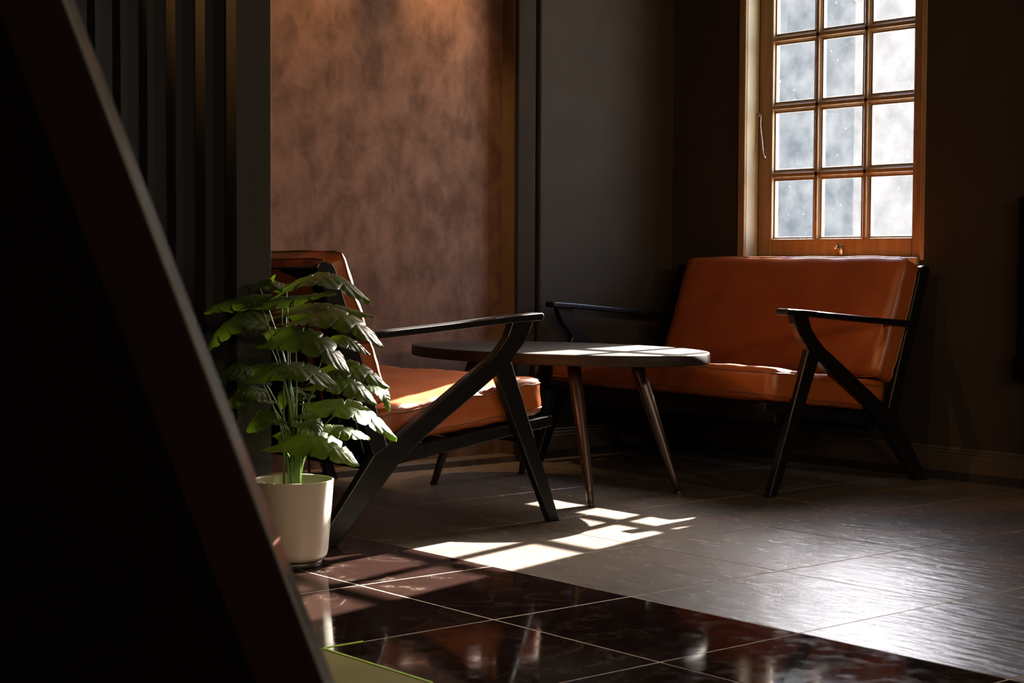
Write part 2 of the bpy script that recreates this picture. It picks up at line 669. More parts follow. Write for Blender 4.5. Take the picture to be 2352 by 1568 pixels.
def lay(name, xs, ys, mat, G=0.0027):
    protos = {}
    for i in range(len(xs) - 1):
        for j in range(len(ys) - 1):
            w, h = round(xs[i + 1] - xs[i], 3), round(ys[j + 1] - ys[j], 3)
            loc = ((xs[i] + xs[i + 1]) / 2, (ys[j] + ys[j + 1]) / 2, random.uniform(-0.0003, 0.0003))
            if (w, h) not in protos:
                protos[(w, h)] = tile_mesh(name, w - G, h - G, mat)
                protos[(w, h)].location = loc
            else:
                copy_of(protos[(w, h)], floor, loc)


YS = [round(3.743 + 0.496 * k, 3) for k in range(-6, 3)]
YS[-1] = 4.96
lay('slate_tile', [XB, 3.18, 3.698, 4.19, 4.68, XW], YS, M['slate'])
lay('polished_tile', [XO, 2.266, XB], YS, M['marble'], 0.0042)
lay('olive_tile', [0.84, 1.336, XO], YS[:7], M['olive'])
bm = bmesh.new()
box(bm, XL, 0.838, YF, YT, -0.01, 0.0)
box(bm, 0.838, XW, YF, YS[0] - 0.003, -0.01, 0.0)
box(bm, 0.838, XO, YS[6] + 0.003, YT, -0.01, 0.0)
link('plain_floor_area', bm, M['slate'], floor)
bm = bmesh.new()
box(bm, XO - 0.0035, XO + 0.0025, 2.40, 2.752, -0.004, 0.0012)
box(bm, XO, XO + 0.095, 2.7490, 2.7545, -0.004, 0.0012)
link('green_lit_grout_line', bm, M['grout_lit_green'], floor)  # strips painted for the leaf-green light along two joints

# ceiling and unseen walls
bm = bmesh.new()
box(bm, XL - 0.1, XW + 0.3, YF - 0.1, YT + 0.1, ZC, ZC + 0.15)
structure(link('ceiling', bm, M['ceiling']))
bm = bmesh.new()
box(bm, XL - 0.12, XL, YF - 0.1, YT + 0.1, -0.12, ZC)
structure(link('wall_left', bm, M['wall_dark']))
bm = bmesh.new()
box(bm, XL, XW, YF - 0.12, YF, -0.12, ZC)
structure(link('wall_front', bm, M['wall_dark']))

# window wall with its opening
WY0, WY1, WZ0, WZ1 = 3.718, 4.553, 0.775, 2.27
bm = bmesh.new()
T0, T1 = XW, XW + 0.17
box(bm, T0, T1, YF, WY0, -0.12, ZC)
box(bm, T0, T1, WY1, YT + 0.1, -0.12, ZC)
box(bm, T0, T1, WY0, WY1, -0.12, WZ0)
box(bm, T0, T1, WY0, WY1, WZ1, ZC)
structure(link('wall_right', bm, M['wall_dark']), 'dark charcoal wall with the window')

# back wall: dark stretch, groove, casing, recessed mottled plaster
XA = 4.175
bm = bmesh.new()
box(bm, 4.296, XW, YB, YT + 0.1, -0.12, ZC)
box(bm, 4.20, 4.30, YB + 0.03, YT + 0.1, -0.12, ZC)
box(bm, XL, 2.36, YB, YT + 0.1, -0.12, ZC)
structure(link('wall_back', bm, M['wall_dark'], bevel=0.012, seg=4), 'dark charcoal wall between the plaster recess and the corner')
bm = bmesh.new()
box(bm, XA, 4.268, YB - 0.012, YT, -0.12, ZC)
structure(link('trim_1', bm, M['trim_dark'], bevel=0.008, seg=4), 'dark upright casing at the edge of the plaster recess')
bm = bmesh.new()
box(bm, 2.36, XA, YT, YT + 0.1, -0.12, ZC)
structure(link('wall_recess', bm, M['plaster']), 'mottled pinkish brown plaster wall lit from above')
bm = bmesh.new()
box(bm, 2.36, XA, YB - 0.012, YT, -0.01, 0.026)
structure(link('baseboard_recess', bm, M['skirting'], bevel=0.004), 'low dark sill at the foot of the plaster')
# warm lined jamb of the recess, facing the lamp
bm = bmesh.new()
box(bm, XA - 0.006, XA, YB + 0.004, YT, 0.026, ZC)
structure(link('trim_2', bm, simple('tan_recess_jamb', (0.085, 0.045, 0.018), 0.6, var=0.25, scale=9, stretch=(1, 1, .4))),
          'brown side face of the plaster recess')


def skirting(name, along, a0, a1, face):
    """profiled board: plinth strip, flat, two beads"""
    r = root(name)
    prof = [(0, 0.030), (0.012, 0.030), (0.012, 0.090), (0.008, 0.093), (0.010, 0.097), (0.010, 0.101), (0.005, 0.104),
            (0.007, 0.108), (0.007, 0.113), (0.003, 0.117), (0, 0.117)]
    if along == 'y':
        f = lambda d, z, y: (face - d, y, z)
    else:
        f = lambda d, z, y: (y, face - d, z)
    b2 = bmesh.new()
    prism(b2, prof, a0, a1, f)
    link('moulding', b2, M['skirting'], r, bevel=0.0012)
    b2 = bmesh.new()
    prism(b2, [(0, 0), (0.010, 0), (0.010, 0.0295), (0, 0.0295)], a0, a1, f)
    link('plinth_strip', b2, M['plinth'], r)
    return r


skirting('baseboard_right', 'y', 3.27, YB - 0.012, XW)
skirting('baseboard_back', 'x', 4.30, XW - 0.013, YB)
bm = bmesh.new()
box(bm, XW - 0.014, XW, 2.95, 3.262, 0, ZC)
structure(link('trim_3', bm, M['wall_dark'], bevel=0.003), 'flat dark pilaster at the right end of the skirting')

# ------------------------------------------------------------------ window
win = root('window_1')
win['label'] = 'orange-brown wooden window of small dusty panes above the sofa'
SX0, SX1 = 5.105, 5.145      # sash depth
YC = [4.553, 4.481, 4.277, 4.245, 4.044, 4.009, 3.807, 3.718]
ZR = [0.775, 0.860]
z = 0.860
ROWS = []
for k in range(5):
    ROWS.append((z, z + 0.234))
    z += 0.234 + 0.0325
top_rail0 = ROWS[-1][1]


def wpart(name, x0, x1, y0, y1, z0, z1, mat=M['win_wood'], bevel=0.004, seg=2):
    b2 = bmesh.new()
    box(b2, x0, x1, y0, y1, z0, z1)
    return link(name, b2, mat, win, bevel=bevel, seg=seg)


wpart('stile', SX0, SX1, YC[1], YC[0], WZ0, WZ1)
wpart('stile', SX0, SX1, YC[7], YC[6], WZ0, WZ1)
wpart('rail', SX0, SX1, YC[6], YC[1], WZ0, 0.860)
wpart('rail', SX0, SX1, YC[6], YC[1], top_rail0, WZ1)


def muntin(name, prof_axis, c, a0, a1):
    """moulded glazing bar: narrow nose towards the room, wider at the glass"""
    prof = [(0.0, -0.007), (0.0, 0.007), (0.006, 0.009), (0.010, 0.0155), (0.016, 0.0165), (0.036, 0.0165), (0.036, -0.0165),
            (0.016, -0.0165), (0.010, -0.0155), (0.006, -0.009)]
    b2 = bmesh.new()
    if prof_axis == 'v':
        prism(b2, prof, a0, a1, lambda d, w, q: (SX0 + 0.002 + d, c + w, q))
    else:
        prism(b2, prof, a0, a1, lambda d, w, q: (SX0 + 0.002 + d, q, c + w))
    return link(name, b2, M['win_wood'], win, bevel=0.001, seg=1)


for yc in (4.261, 4.0265):
    muntin('muntin', 'v', yc, 0.860, top_rail0)
for k in range(4):
    muntin('muntin', 'h', ROWS[k][1] + 0.01625, YC[6], YC[1])
# putty bead round each pane and the pane itself
COLS = [(4.277, 4.481), (4.044, 4.245), (3.807, 4.009)]
for y0, y1 in COLS:
    for z0, z1 in ROWS:
        b2 = bmesh.new()
        box(b2, 5.1265, 5.1295, y0 - 0.004, y1 + 0.004, z0 - 0.004, z1 + 0.004)
        link('pane', b2, M['glass'], win)
        b2 = bmesh.new()
        q = 0.006
        box(b2, 5.119, 5.126, y0, y0 + q, z0, z1)
        box(b2, 5.119, 5.126, y1 - q, y1, z0, z1)
        box(b2, 5.119, 5.126, y0 + q, y1 - q, z0, z0 + q)
        box(b2, 5.119, 5.126, y0 + q, y1 - q, z1 - q, z1)
        link('glazing_bead', b2, M['win_wood'], win)
# cream jamb on the left reveal, brown casing strip, sill
wpart('jamb', XW - 0.002, SX0, WY1 - 0.002, WY1 + 0.02, WZ0, WZ1, M['jamb'])
wpart('casing_strip', XW - 0.010, XW + 0.004, WY1 + 0.001, 4.590, 0.70, WZ1 + 0.05)
wpart('jamb', XW - 0.001, SX0, WY0 - 0.02, WY0 + 0.002, WZ0, WZ1, M['win_wood'])
wpart('head', XW - 0.001, SX0, WY0, WY1, WZ1 - 0.012, WZ1 + 0.01)
wpart('sill', XW - 0.012, SX0 + 0.03, WY0 + 0.002, WY1 - 0.002, WZ0 - 0.03, WZ0 + 0.012)
# cabin hook hanging on the left stile
b2 = bmesh.new()
hk = [(5.098, 4.546, 1.340), (5.094, 4.545, 1.350), (5.090, 4.537, 1.356), (5.090, 4.529, 1.350), (5.090, 4.528, 1.337),
      (5.091, 4.532, 1.315), (5.092, 4.529, 1.290), (5.092, 4.523, 1.255), (5.092, 4.519, 1.220), (5.091, 4.515, 1.198),
      (5.090, 4.507, 1.187), (5.090, 4.503, 1.180)]
tube(b2, hk, 0.0026, 8)
hook = link('cabin_hook', b2, M['steel'], win, smooth=True)
b2 = bmesh.new()
tube(b2, [(5.090 + 0.002, 4.546 + 0.008 * math.cos(t), 1.352 + 0.008 * math.sin(t)) for t in [i * math.pi / 6 for i in range(12)]],
     0.0018, 6, closed=True)
link('screw_eye', b2, M['steel'], hook, smooth=True)
# catch on the bottom rail
b2 = bmesh.new()
for (yy, zz, r_, d_) in ((4.146, 0.826, 0.0075, 0.016),):
    tube(b2, [(SX0, yy, zz), (SX0 - d_, yy, zz)], r_, 12)
tube(b2, [(SX0 - 0.004, 4.127, 0.835), (SX0 - 0.008, 4.125, 0.815), (SX0 - 0.004, 4.123, 0.795)], [0.006, 0.008, 0.009], 10)
tube(b2, [(SX0 - 0.008, 4.146, 0.824), (SX0 - 0.006, 4.123, 0.808)], 0.003, 8)
link('window_catch', b2, M['brass'], win, smooth=True, bevel=0.001)

# ------------------------------------------------------------------ outside
bm = bmesh.new()
box(bm, 5.3, 60, -30, 60, -0.5, -0.35)
structure(link('ground_outside', bm, M['outside_ground']))
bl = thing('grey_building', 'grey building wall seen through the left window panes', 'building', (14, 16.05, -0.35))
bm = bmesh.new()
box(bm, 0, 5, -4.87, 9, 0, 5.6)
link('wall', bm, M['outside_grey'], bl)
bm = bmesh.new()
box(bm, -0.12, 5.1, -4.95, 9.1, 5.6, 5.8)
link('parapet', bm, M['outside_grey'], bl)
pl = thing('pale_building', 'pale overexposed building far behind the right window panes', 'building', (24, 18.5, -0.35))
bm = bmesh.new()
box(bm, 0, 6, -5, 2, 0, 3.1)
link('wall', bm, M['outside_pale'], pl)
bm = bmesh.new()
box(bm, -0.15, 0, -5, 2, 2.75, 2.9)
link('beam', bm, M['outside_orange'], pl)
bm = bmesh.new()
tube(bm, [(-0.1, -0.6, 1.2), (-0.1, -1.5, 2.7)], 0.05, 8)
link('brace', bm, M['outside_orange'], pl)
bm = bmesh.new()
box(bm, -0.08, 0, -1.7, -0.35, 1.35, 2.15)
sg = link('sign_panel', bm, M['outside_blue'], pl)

# ------------------------------------------------------------------ slatted screen
scr = thing('slatted_screen', 'dark screen of upright slats left of the plaster wall', 'screen', (2.289, 3.752, 0))
bm = bmesh.new()
box(bm, -0.051, 0.051, 0, 0.05, 0, ZC)
sl = link('slat', bm, M['screen'], scr, bevel=0.0008, seg=1)
for k in range(1, 8):
    copy_of(sl, scr, (0, 0.157 * k, 0))

# ------------------------------------------------------------------ cushions
def cushion(name, L, W, T, parent, mat_w, bulge=0.012, sag=0.0, r=0.022, wrinkle=0.003, seed=0, nx=20, ny=30, nz=6):
    """upholstered slab centred on the origin; mat_w places it in the thing; edges carry piping"""
    b2 = bmesh.new()
    verts = {}

    def vat(i, j, k):
        key = (i, j, k)
        if key in verts:
            return verts[key]
        u, v, w = 2 * i / nx - 1, 2 * j / ny - 1, 2 * k / nz - 1
        p = Vector((u * L / 2, v * W / 2, w * T / 2))
        q = Vector((max(-L / 2 + r, min(L / 2 - r, p.x)), max(-W / 2 + r, min(W / 2 - r, p.y)), max(-T / 2 + r, min(T / 2 - r, p.z))))
        d = p - q
        if d.length > 1e-9:
            m = max(abs(d.x), abs(d.y), abs(d.z))
            p = q + d.normalized() * m * (1.0 if sum(1 for c in d if abs(c) > 1e-6) < 2 else 1.12)
        fz = (1 - abs(u) ** 3) * (1 - abs(v) ** 4)
        if abs(w) > 0.99:
            p.z += math.copysign(bulge * fz, w)
            if w > 0:
                p.z -= sag * (1 - u * u) * (1 - v * v)
        if abs(u) > 0.99:
            p.x += math.copysign(bulge * 0.5 * (1 - abs(w) ** 2) * (1 - abs(v) ** 6), u)
        if abs(v) > 0.99:
            p.y += math.copysign(bulge * 0.5 * (1 - abs(w) ** 2) * (1 - abs(u) ** 6), v)
        nn = noise.noise(Vector((p.x * 9 + seed, p.y * 6, p.z * 9)))
        n2 = noise.noise(Vector((p.x * 26 + seed, p.y * 20, p.z * 30)))
        edge = max(abs(u), abs(v)) ** 4
        p += Vector((nn, n2, nn + n2)) * wrinkle * (0.5 + 1.0 * edge)
        verts[key] = b2.verts.new(mat_w @ p)
        return verts[key]

    def quad(a, b_, c, d):
        b2.faces.new((a, b_, c, d))
    for i in range(nx):
        for j in range(ny):
            quad(vat(i, j, nz), vat(i + 1, j, nz), vat(i + 1, j + 1, nz), vat(i, j + 1, nz))
            quad(vat(i, j, 0), vat(i, j + 1, 0), vat(i + 1, j + 1, 0), vat(i + 1, j, 0))
    for k in range(nz):
        for i in range(nx):
            quad(vat(i, 0, k), vat(i + 1, 0, k), vat(i + 1, 0, k + 1), vat(i, 0, k + 1))
            quad(vat(i, ny, k), vat(i, ny, k + 1), vat(i + 1, ny, k + 1), vat(i + 1, ny, k))
        for j in range(ny):
            quad(vat(0, j, k), vat(0, j, k + 1), vat(0, j + 1, k + 1), vat(0, j + 1, k))
            quad(vat(nx, j, k), vat(nx, j + 1, k), vat(nx, j + 1, k + 1), vat(nx, j, k + 1))
    loops = []
    for k in (1, nz - 1):
        ring = [(i, 0) for i in range(nx)] + [(nx, j) for j in range(ny)] + [(i, ny) for i in range(nx, 0, -1)] + \
               [(0, j) for j in range(ny, 0, -1)]
        c = mat_w @ Vector((0, 0, 0))
        lp = []
        for (i, j) in ring:
            p = vat(i, j, k).co.copy()
            lp.append(p)
        loops.append(lp)
    o = link(name, b2, M['leather'], parent, smooth=True)
    b3 = bmesh.new()
    for lp in loops:
        tube(b3, lp, 0.0032, 6, closed=True)
    link('piping', b3, M['piping'], o, smooth=True)
    return o


# ------------------------------------------------------------------ sofas
LEG = [(-0.022, 0), (0.016, 0), (0.217, 0.437), (0.205, 0.50), (0.163, 0.476)]
BRACE = [(0.083, 0.594), (0.094, 0.565), (0.116, 0.528), (0.150, 0.495), (0.163, 0.476), (0.217, 0.437), (0.27, 0.402),
         (0.46, 0.28), (0.546, 0.215), (0.752, 0), (0.822, 0), (0.637, 0.237), (0.592, 0.263), (0.45, 0.352), (0.32, 0.436),
         (0.245, 0.482), (0.207, 0.514), (0.178, 0.548), (0.158, 0.594)]
POST = [(0.572, 0.255), (0.592, 0.263), (0.756, 0.738), (0.766, 0.753), (0.785, 0.758), (0.805, 0.755), (0.815, 0.742),
        (0.639, 0.240), (0.60, 0.232)]
ARM_T = [(0.046, 0.606), (0.052, 0.6145), (0.15, 0.6085), (0.30, 0.596), (0.45, 0.5835), (0.607, 0.572), (0.705, 0.566)]
ARM_B = [(0.700, 0.545), (0.607, 0.551), (0.45, 0.5625), (0.30, 0.575), (0.15, 0.587), (0.050, 0.592)]


def make_sofa(label, loc, rz, near, y_shift, dscale, seed):
    """two-seater with black A-shaped side frames; local x runs from the front feet to the back, local y across"""
    s = thing('sofa', label, 'sofa', loc, rz, 'tan leather two-seaters')
    W = 1.24
    th = 0.030
    sc = lambda pts: [(d * dscale, z_) for d, z_ in pts]
    for sg_ in (-1, 1):
        ya, yb = sorted((sg_ * W / 2, sg_ * (W / 2 - th)))
        e = 0.0015
        b2 = bmesh.new(); prism(b2, sc(LEG), ya + e, yb - e)
        link('front_leg', b2, M['black_wood'], s, bevel=0.0035)
        b2 = bmesh.new(); prism(b2, sc(BRACE), ya, yb)
        link('rear_leg', b2, M['black_wood'], s, bevel=0.0035)
        b2 = bmesh.new(); prism(b2, sc(POST), ya + e, yb - e)
        link('back_post', b2, M['black_wood'], s, bevel=0.0035)
        ya2, yb2 = sorted((sg_ * (W / 2 + 0.006), sg_ * (W / 2 - 0.046)))
        b2 = bmesh.new(); prism(b2, sc(ARM_T + ARM_B), ya2, yb2)
        link('armrest', b2, M['black_wood'], s, bevel=0.006, seg=3)
        yc, yd = sorted((sg_ * (W / 2 - th), sg_ * (W / 2 - th - 0.024)))
        b2 = bmesh.new(); prism(b2, sc([(-0.015, 0.309), (0.60, 0.236), (0.60, 0.194), (-0.015, 0.279)]), yc, yd)
        link('side_rail', b2, M['black_wood'], s, bevel=0.003)
    yi = W / 2 - th - 0.024
    b2 = bmesh.new(); prism(b2, sc([(0.060, 0.236), (0.088, 0.233), (0.088, 0.296), (0.060, 0.299)]), -yi, yi)
    link('front_rail', b2, M['black_wood'], s, bevel=0.003)
    b2 = bmesh.new(); prism(b2, sc([(0.555, 0.180), (0.580, 0.180), (0.596, 0.238), (0.566, 0.240)]), -yi, yi)
    link('rear_rail', b2, M['black_wood'], s, bevel=0.003)
    b2 = bmesh.new(); prism(b2, sc([(0.694, 0.600), (0.718, 0.592), (0.775, 0.742), (0.752, 0.752)]), -yi - 0.024, yi + 0.024)
    link('top_rail', b2, M['black_wood'], s, bevel=0.004)
    # upright back slats
    n = 13
    b2 = bmesh.new(); prism(b2, sc([(0.600, 0.236), (0.614, 0.232), (0.744, 0.656), (0.732, 0.660)]), -0.027, 0.027)
    b0 = link('back_slat', b2, M['black_wood'], s, bevel=0.002, seg=1)
    for k in range(n):
        yk = -yi + 0.055 + (2 * yi - 0.11) * k / (n - 1)
        if k == 0:
            b0.location = (0, yk, 0)
        else:
            copy_of(b0, s, (0, yk, 0))
    # seat slats under the cushion
    b2 = bmesh.new(); prism(b2, sc([(0.0, 0.0), (0.045, -0.0054), (0.045, -0.0174), (0.0, -0.012)]), -yi, yi)
    q0 = link('seat_slat', b2, M['black_wood'], s, bevel=0.002, seg=1)
    for k in range(5):
        d = 0.12 + 0.095 * k
        if k == 0:
            q0.location = (d * dscale, 0, 0.294 - 0.1187 * d)
        else:
            copy_of(q0, s, (d * dscale, 0, 0.294 - 0.1187 * d))
    # seat cushion: tilted back, a little slack
    tilt = math.atan(0.119)
    T = 0.108
    L = 0.585 * dscale
    cw = W - 2 * th - 0.045
    ms = Matrix.Translation(Vector((0.006 + L / 2, y_shift[0], 0.3125 - 0.119 * (L / 2) + T / 2 + 0.002))) @ Matrix.Rotation(tilt, 4, 'Y')
    seat = cushion('seat_cushion', L, cw, T, s, ms, bulge=0.009, sag=0.012, r=0.015, wrinkle=0.0045 if seed < 10 else 0.003, seed=seed)
    # back cushion: stands on the seat, leans on the posts
    lean = math.atan(0.352)
    Lb = 0.435
    Tb = 0.092
    bx, bz = 0.588 * dscale, 0.362
    cen = Vector((bx, y_shift[1], bz)) + Vector((math.sin(lean), 0, math.cos(lean))) * (Lb / 2)
    # local x -> up the slope, local z -> towards the sitter
    ux = Vector((math.sin(lean), 0, math.cos(lean)))
    uz = Vector((-math.cos(lean), 0, math.sin(lean)))
    uy = uz.cross(ux)
    mb = Matrix((ux, uy, uz)).transposed().to_4x4()
    mb.translation = cen
    cushion('back_cushion', Lb, y_shift[2], Tb, s, mb, bulge=0.010, r=0.016, wrinkle=0.0025, seed=seed + 5)
    return s


sofa_a = make_sofa('tan leather two-seater seen from behind beside the potted plant', (3.282 + 0.62 * 0.03, 3.705 + 0.62, 0),
                   math.pi - 0.03, 1, (0.0, 0.0, 1.12), 1.0, 3)
for k, (yy, zz) in enumerate(((-0.02, 0.10), (0.10, 0.13))):
    b2 = bmesh.new()
    box(b2, 0.52, 0.523, yy - 0.006, yy + 0.006, zz, 0.27)
    link('hanging_strap', b2, M['strap'], sofa_a)
sofa_b = make_sofa('tan leather two-seater facing us under the window', (4.190 + 0.62 * 0.035, 3.652 + 0.62, 0), -0.035, -1,
                   (-0.03, -0.055, 1.09), 0.965, 11)

# ------------------------------------------------------------------ coffee table
tb = thing('coffee_table', 'black oval coffee table between the two leather sofas', 'table', (3.755, 4.245, 0), math.radians(5))
b2 = bmesh.new()
prof = [(0.0, 0.4770), (0.985, 0.4770), (0.996, 0.4755), (1.0, 0.472), (1.0, 0.446), (0.996, 0.4425), (0.985, 0.441), (0.0, 0.441)]
lathe(b2, prof, 96)
for v in b2.verts:
    v.co.x *= 0.36
    v.co.y *= 0.595
top = link('tabletop', b2, M['table_black'], tb, smooth=False, bevel=0.0)
for p in top.data.polygons:
    p.use_smooth = abs(p.normal.z) < 0.9
for sx in (-1, 1):
    for sy in (-1, 1):
        b2 = bmesh.new()
        a, c = Vector((0.150 * sx, 0.225 * sy, 0.441)), Vector((0.215 * sx, 0.365 * sy, 0.0))
        n_ = 8
        pts = [a.lerp(c, t / n_) for t in range(n_ + 1)]
        rad = [0.0215, 0.0222, 0.0218, 0.0205, 0.019, 0.0172, 0.0152, 0.0132, 0.0112]
        tube(b2, pts, rad, 20)
        lg = link('leg', b2, M['table_leg'], tb, smooth=True)
        b2 = bmesh.new()
        tube(b2, [c.lerp(a, 0.0), c.lerp(a, 0.018)], [0.0122, 0.0126], 16)
        link('foot_cap', b2, M['plinth'], lg, smooth=False)

# ------------------------------------------------------------------ potted plant
PX_, PY_ = 2.288, 3.572
pt = thing('potted_plant', 'broad-leaved green plant in a cream pot on the black tiles', 'plant', (PX_, PY_, 0))
b2 = bmesh.new()
lathe(b2, [(0.0, 0.016), (0.066, 0.016), (0.078, 0.018), (0.086, 0.026), (0.0895, 0.040), (0.0985, 0.150), (0.1030, 0.212), (0.1036, 0.2150),
           (0.1020, 0.2165), (0.0985, 0.2150), (0.0975, 0.210), (0.0945, 0.17), (0.0, 0.17)], 64)
pot = link('pot', b2, M['pot'], pt, smooth=True)
b2 = bmesh.new()
lathe(b2, [(0.0, 0.0), (0.070, 0.0), (0.074, 0.003), (0.075, 0.012), (0.070, 0.0165), (0.0, 0.0165)], 48)
link('saucer', b2, M['pot_base'], pt, smooth=True)
b2 = bmesh.new()
lathe(b2, [(0.0, 0.192), (0.05, 0.190), (0.094, 0.186), (0.094, 0.175), (0.0, 0.175)], 32)
link('soil', b2, M['soil'], pt, smooth=False)

# each leaf: stalk end, tip (world), width, lean towards the camera side, droop
LEAVES = [
    (2.245, 3.621, 0.665, 2.104, 3.685, 0.633, 0.105, 0.35, 0.012),
    (2.307, 3.623, 0.688, 2.257, 3.705, 0.709, 0.060, 0.35, 0.010),
    (2.255, 3.683, 0.701, 2.296, 3.663, 0.726, 0.045, 0.40, -0.010),
    (2.274, 3.611, 0.678, 2.437, 3.446, 0.664, 0.135, 0.33, 0.050),
    (2.210, 3.611, 0.659, 2.349, 3.469, 0.686, 0.100, 0.33, 0.000),
    (2.304, 3.594, 0.611, 2.460, 3.421, 0.551, 0.135, 0.42, 0.045),
    (2.313, 3.653, 0.628, 2.497, 3.511, 0.622, 0.090, 0.35, 0.020),
    (2.221, 3.583, 0.561, 2.354, 3.415, 0.490, 0.140, 0.50, 0.050),
    (2.407, 3.596, 0.549, 2.504, 3.539, 0.524, 0.070, 0.50, 0.020),
    (2.196, 3.599, 0.483, 2.338, 3.439, 0.456, 0.130, 0.42, 0.030),
    (2.375, 3.579, 0.471, 2.503, 3.456, 0.446, 0.115, 0.45, 0.035),
    (2.333, 3.535, 0.457, 2.438, 3.418, 0.410, 0.115, 0.50, 0.030),
    (2.485, 3.524, 0.444, 2.528, 3.484, 0.380, 0.050, 0.50, 0.020),
    (2.327, 3.562, 0.386, 2.498, 3.415, 0.320, 0.110, 0.45, 0.040),
    (2.243, 3.563, 0.311, 2.377, 3.408, 0.263, 0.130, 0.55, 0.035),
    (2.360, 3.596, 0.318, 2.480, 3.508, 0.313, 0.090, 0.50, 0.020),
    (2.255, 3.582, 0.374, 2.177, 3.607, 0.341, 0.085, 0.50, 0.015),
    (2.260, 3.640, 0.602, 2.130, 3.725, 0.535, 0.120, 0.45, 0.040),
    (2.241, 3.640, 0.475, 2.132, 3.692, 0.463, 0.120, 0.35, 0.020),
    (2.232, 3.605, 0.428, 2.137, 3.644, 0.403, 0.110, 0.40, 0.020),
    (2.356, 3.619, 0.427, 2.283, 3.626, 0.392, 0.090, 0.40, 0.020),
    (2.280, 3.522, 0.361, 2.294, 3.456, 0.333, 0.075, 0.50, 0.020),
]
CAM_SIDE = Vector((-0.55, -0.83, 0.0))


def leaf(idx, A, B, width, lean, droop):
    rnd = random.Random(idx * 13 + 1)
    A, B = Vector(A), Vector(B)
    x = B - A
    L = x.length
    x.normalize()
    n = (Vector((0, 0, 1)) + CAM_SIDE * lean * 0.75)
    n = (n - x * n.dot(x)).normalized()
    y = n.cross(x)
    nt_, nv = 84, 9
    # slits: pairs of (t, depth)
    slits = [(t + rnd.uniform(-0.02, 0.02), rnd.uniform(0.25, 0.52)) for t in (0.34, 0.53, 0.71)] if width > 0.08 else \
            [(0.5, rnd.uniform(0.2, 0.4))]
    ph = rnd.uniform(0, 6)
    b2 = bmesh.new()
    uvl = b2.loops.layers.uv.new('UVMap')
    grid, uvs = [], {}
    for i in range(nt_ + 1):
        t = i / nt_
        # heart-shaped outline starting behind the stalk end
        base = 0.56 * width * (math.sin(math.pi * min(1.0, 0.10 + 0.90 * t) ** 0.72)) ** 0.75 if t < 1 else 0.0
        base = max(base, 0.001)
        row = []
        for j in range(nv):
            v = 2 * j / (nv - 1) - 1
            cut = 1.0
            side = 0 if v < 0 else 1
            for k, (ts, dp) in enumerate(slits):
                tt = ts + (0.03 if side else -0.02)
                w_ = 0.012
                g = math.exp(-((t - tt) / w_) ** 2)
                cut = min(cut, 1 - dp * g)
            hw = base * cut * (1 + 0.05 * math.sin(13 * t + ph + 2 * side))
            sx = -0.16 * L * abs(v) ** 1.6 * (1 - t) ** 2 + 0.05 * L * abs(v) * (1 - t) * t     # lobes reach back past the stalk
            px = t * L + sx
            py = v * hw
            pz = droop * (math.sin(math.pi * t) * 1.1 - 0.0) - 0.10 * width * abs(v) ** 2 + 0.004 * math.sin(8 * t + ph + 3 * v) * abs(v) \
                + 0.0016 * math.cos(40 * t - 9 * abs(v)) * abs(v) * (width / 0.12) - 0.06 * width * (1 - abs(v)) * 0.5
            p = A + x * px + y * py + n * pz
            vv = b2.verts.new(p - Vector((PX_, PY_, 0)))
            uvs[vv] = (t, v)
            row.append(vv)
        grid.append(row)
    for i in range(nt_):
        for j in range(nv - 1):
            f = b2.faces.new((grid[i][j], grid[i + 1][j], grid[i + 1][j + 1], grid[i][j + 1]))
            for lp in f.loops:
                lp[uvl].uv = uvs[lp.vert]
    link('leaf', b2, M['leaf'], pt, smooth=True)
    # stalk from the soil to the leaf
    ang = rnd.uniform(0, 6.283)
    s0 = Vector((0.022 * math.cos(ang), 0.022 * math.sin(ang), 0.186))
    e0 = A - Vector((PX_, PY_, 0)) + x * (L * 0.03) - n * 0.002
    pts = []
    for q in range(9):
        t = q / 8
        p = s0.lerp(e0, t)
        k = t ** 2.2
        p.x = s0.x + (e0.x - s0.x) * k
        p.y = s0.y + (e0.y - s0.y) * k
        pts.append(p)
    b3 = bmesh.new()
    tube(b3, pts, [0.0032 - 0.0014 * i / 8 for i in range(9)], 6)
    link('stem', b3, M['stem'], pt, smooth=True)


for i, l in enumerate(LEAVES):
    leaf(i, l[0:3], l[3:6], l[6], l[7], l[8])

# ------------------------------------------------------------------ slanted panel close to the camera
# sloped edge runs from E1 (floor) to E0; the panel fills the side away from the room
E0 = Vector((0.515, 1.221, 1.100))
E1 = Vector((0.811, 0.910, 0.0))
s_dir = (E0 - E1).normalized()
side = Vector((-0.766, 0.643, -0.005)).normalized()
away = Vector((0.643, 0.766, 0.0)).normalized()
bd = thing('slanted_panel', 'black side panel with a slanted lacquered edge in the left foreground', 'panel', (E1.x, E1.y, 0))


def sheared(u, w, z_):
    """u along the panel to the left from the sloped edge, w away from the camera, z up"""
    p = E1.lerp(E0, z_ / 1.1)
    return p + side * u + away * w - Vector((E1.x, E1.y, 0))


def slab(name, u0, u1, w0, w1, mat, bevel):
    b_ = bmesh.new()
    vs = [b_.verts.new(sheared(u, w, z_)) for z_ in (0.0, 1.1) for (u, w) in ((u0, w0), (u1, w0), (u1, w1), (u0, w1))]
    for f in ((0, 3, 2, 1), (4, 5, 6, 7), (0, 1, 5, 4), (1, 2, 6, 5), (2, 3, 7, 6), (3, 0, 4, 7)):
        b_.faces.new([vs[i] for i in f])
    return link(name, b_, mat, bd, bevel=bevel)


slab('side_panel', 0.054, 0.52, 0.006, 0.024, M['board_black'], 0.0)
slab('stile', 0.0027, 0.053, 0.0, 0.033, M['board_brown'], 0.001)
slab('edge_strip', 0.0, 0.0024, 0.001, 0.034, M['board_edge'], 0.0006)

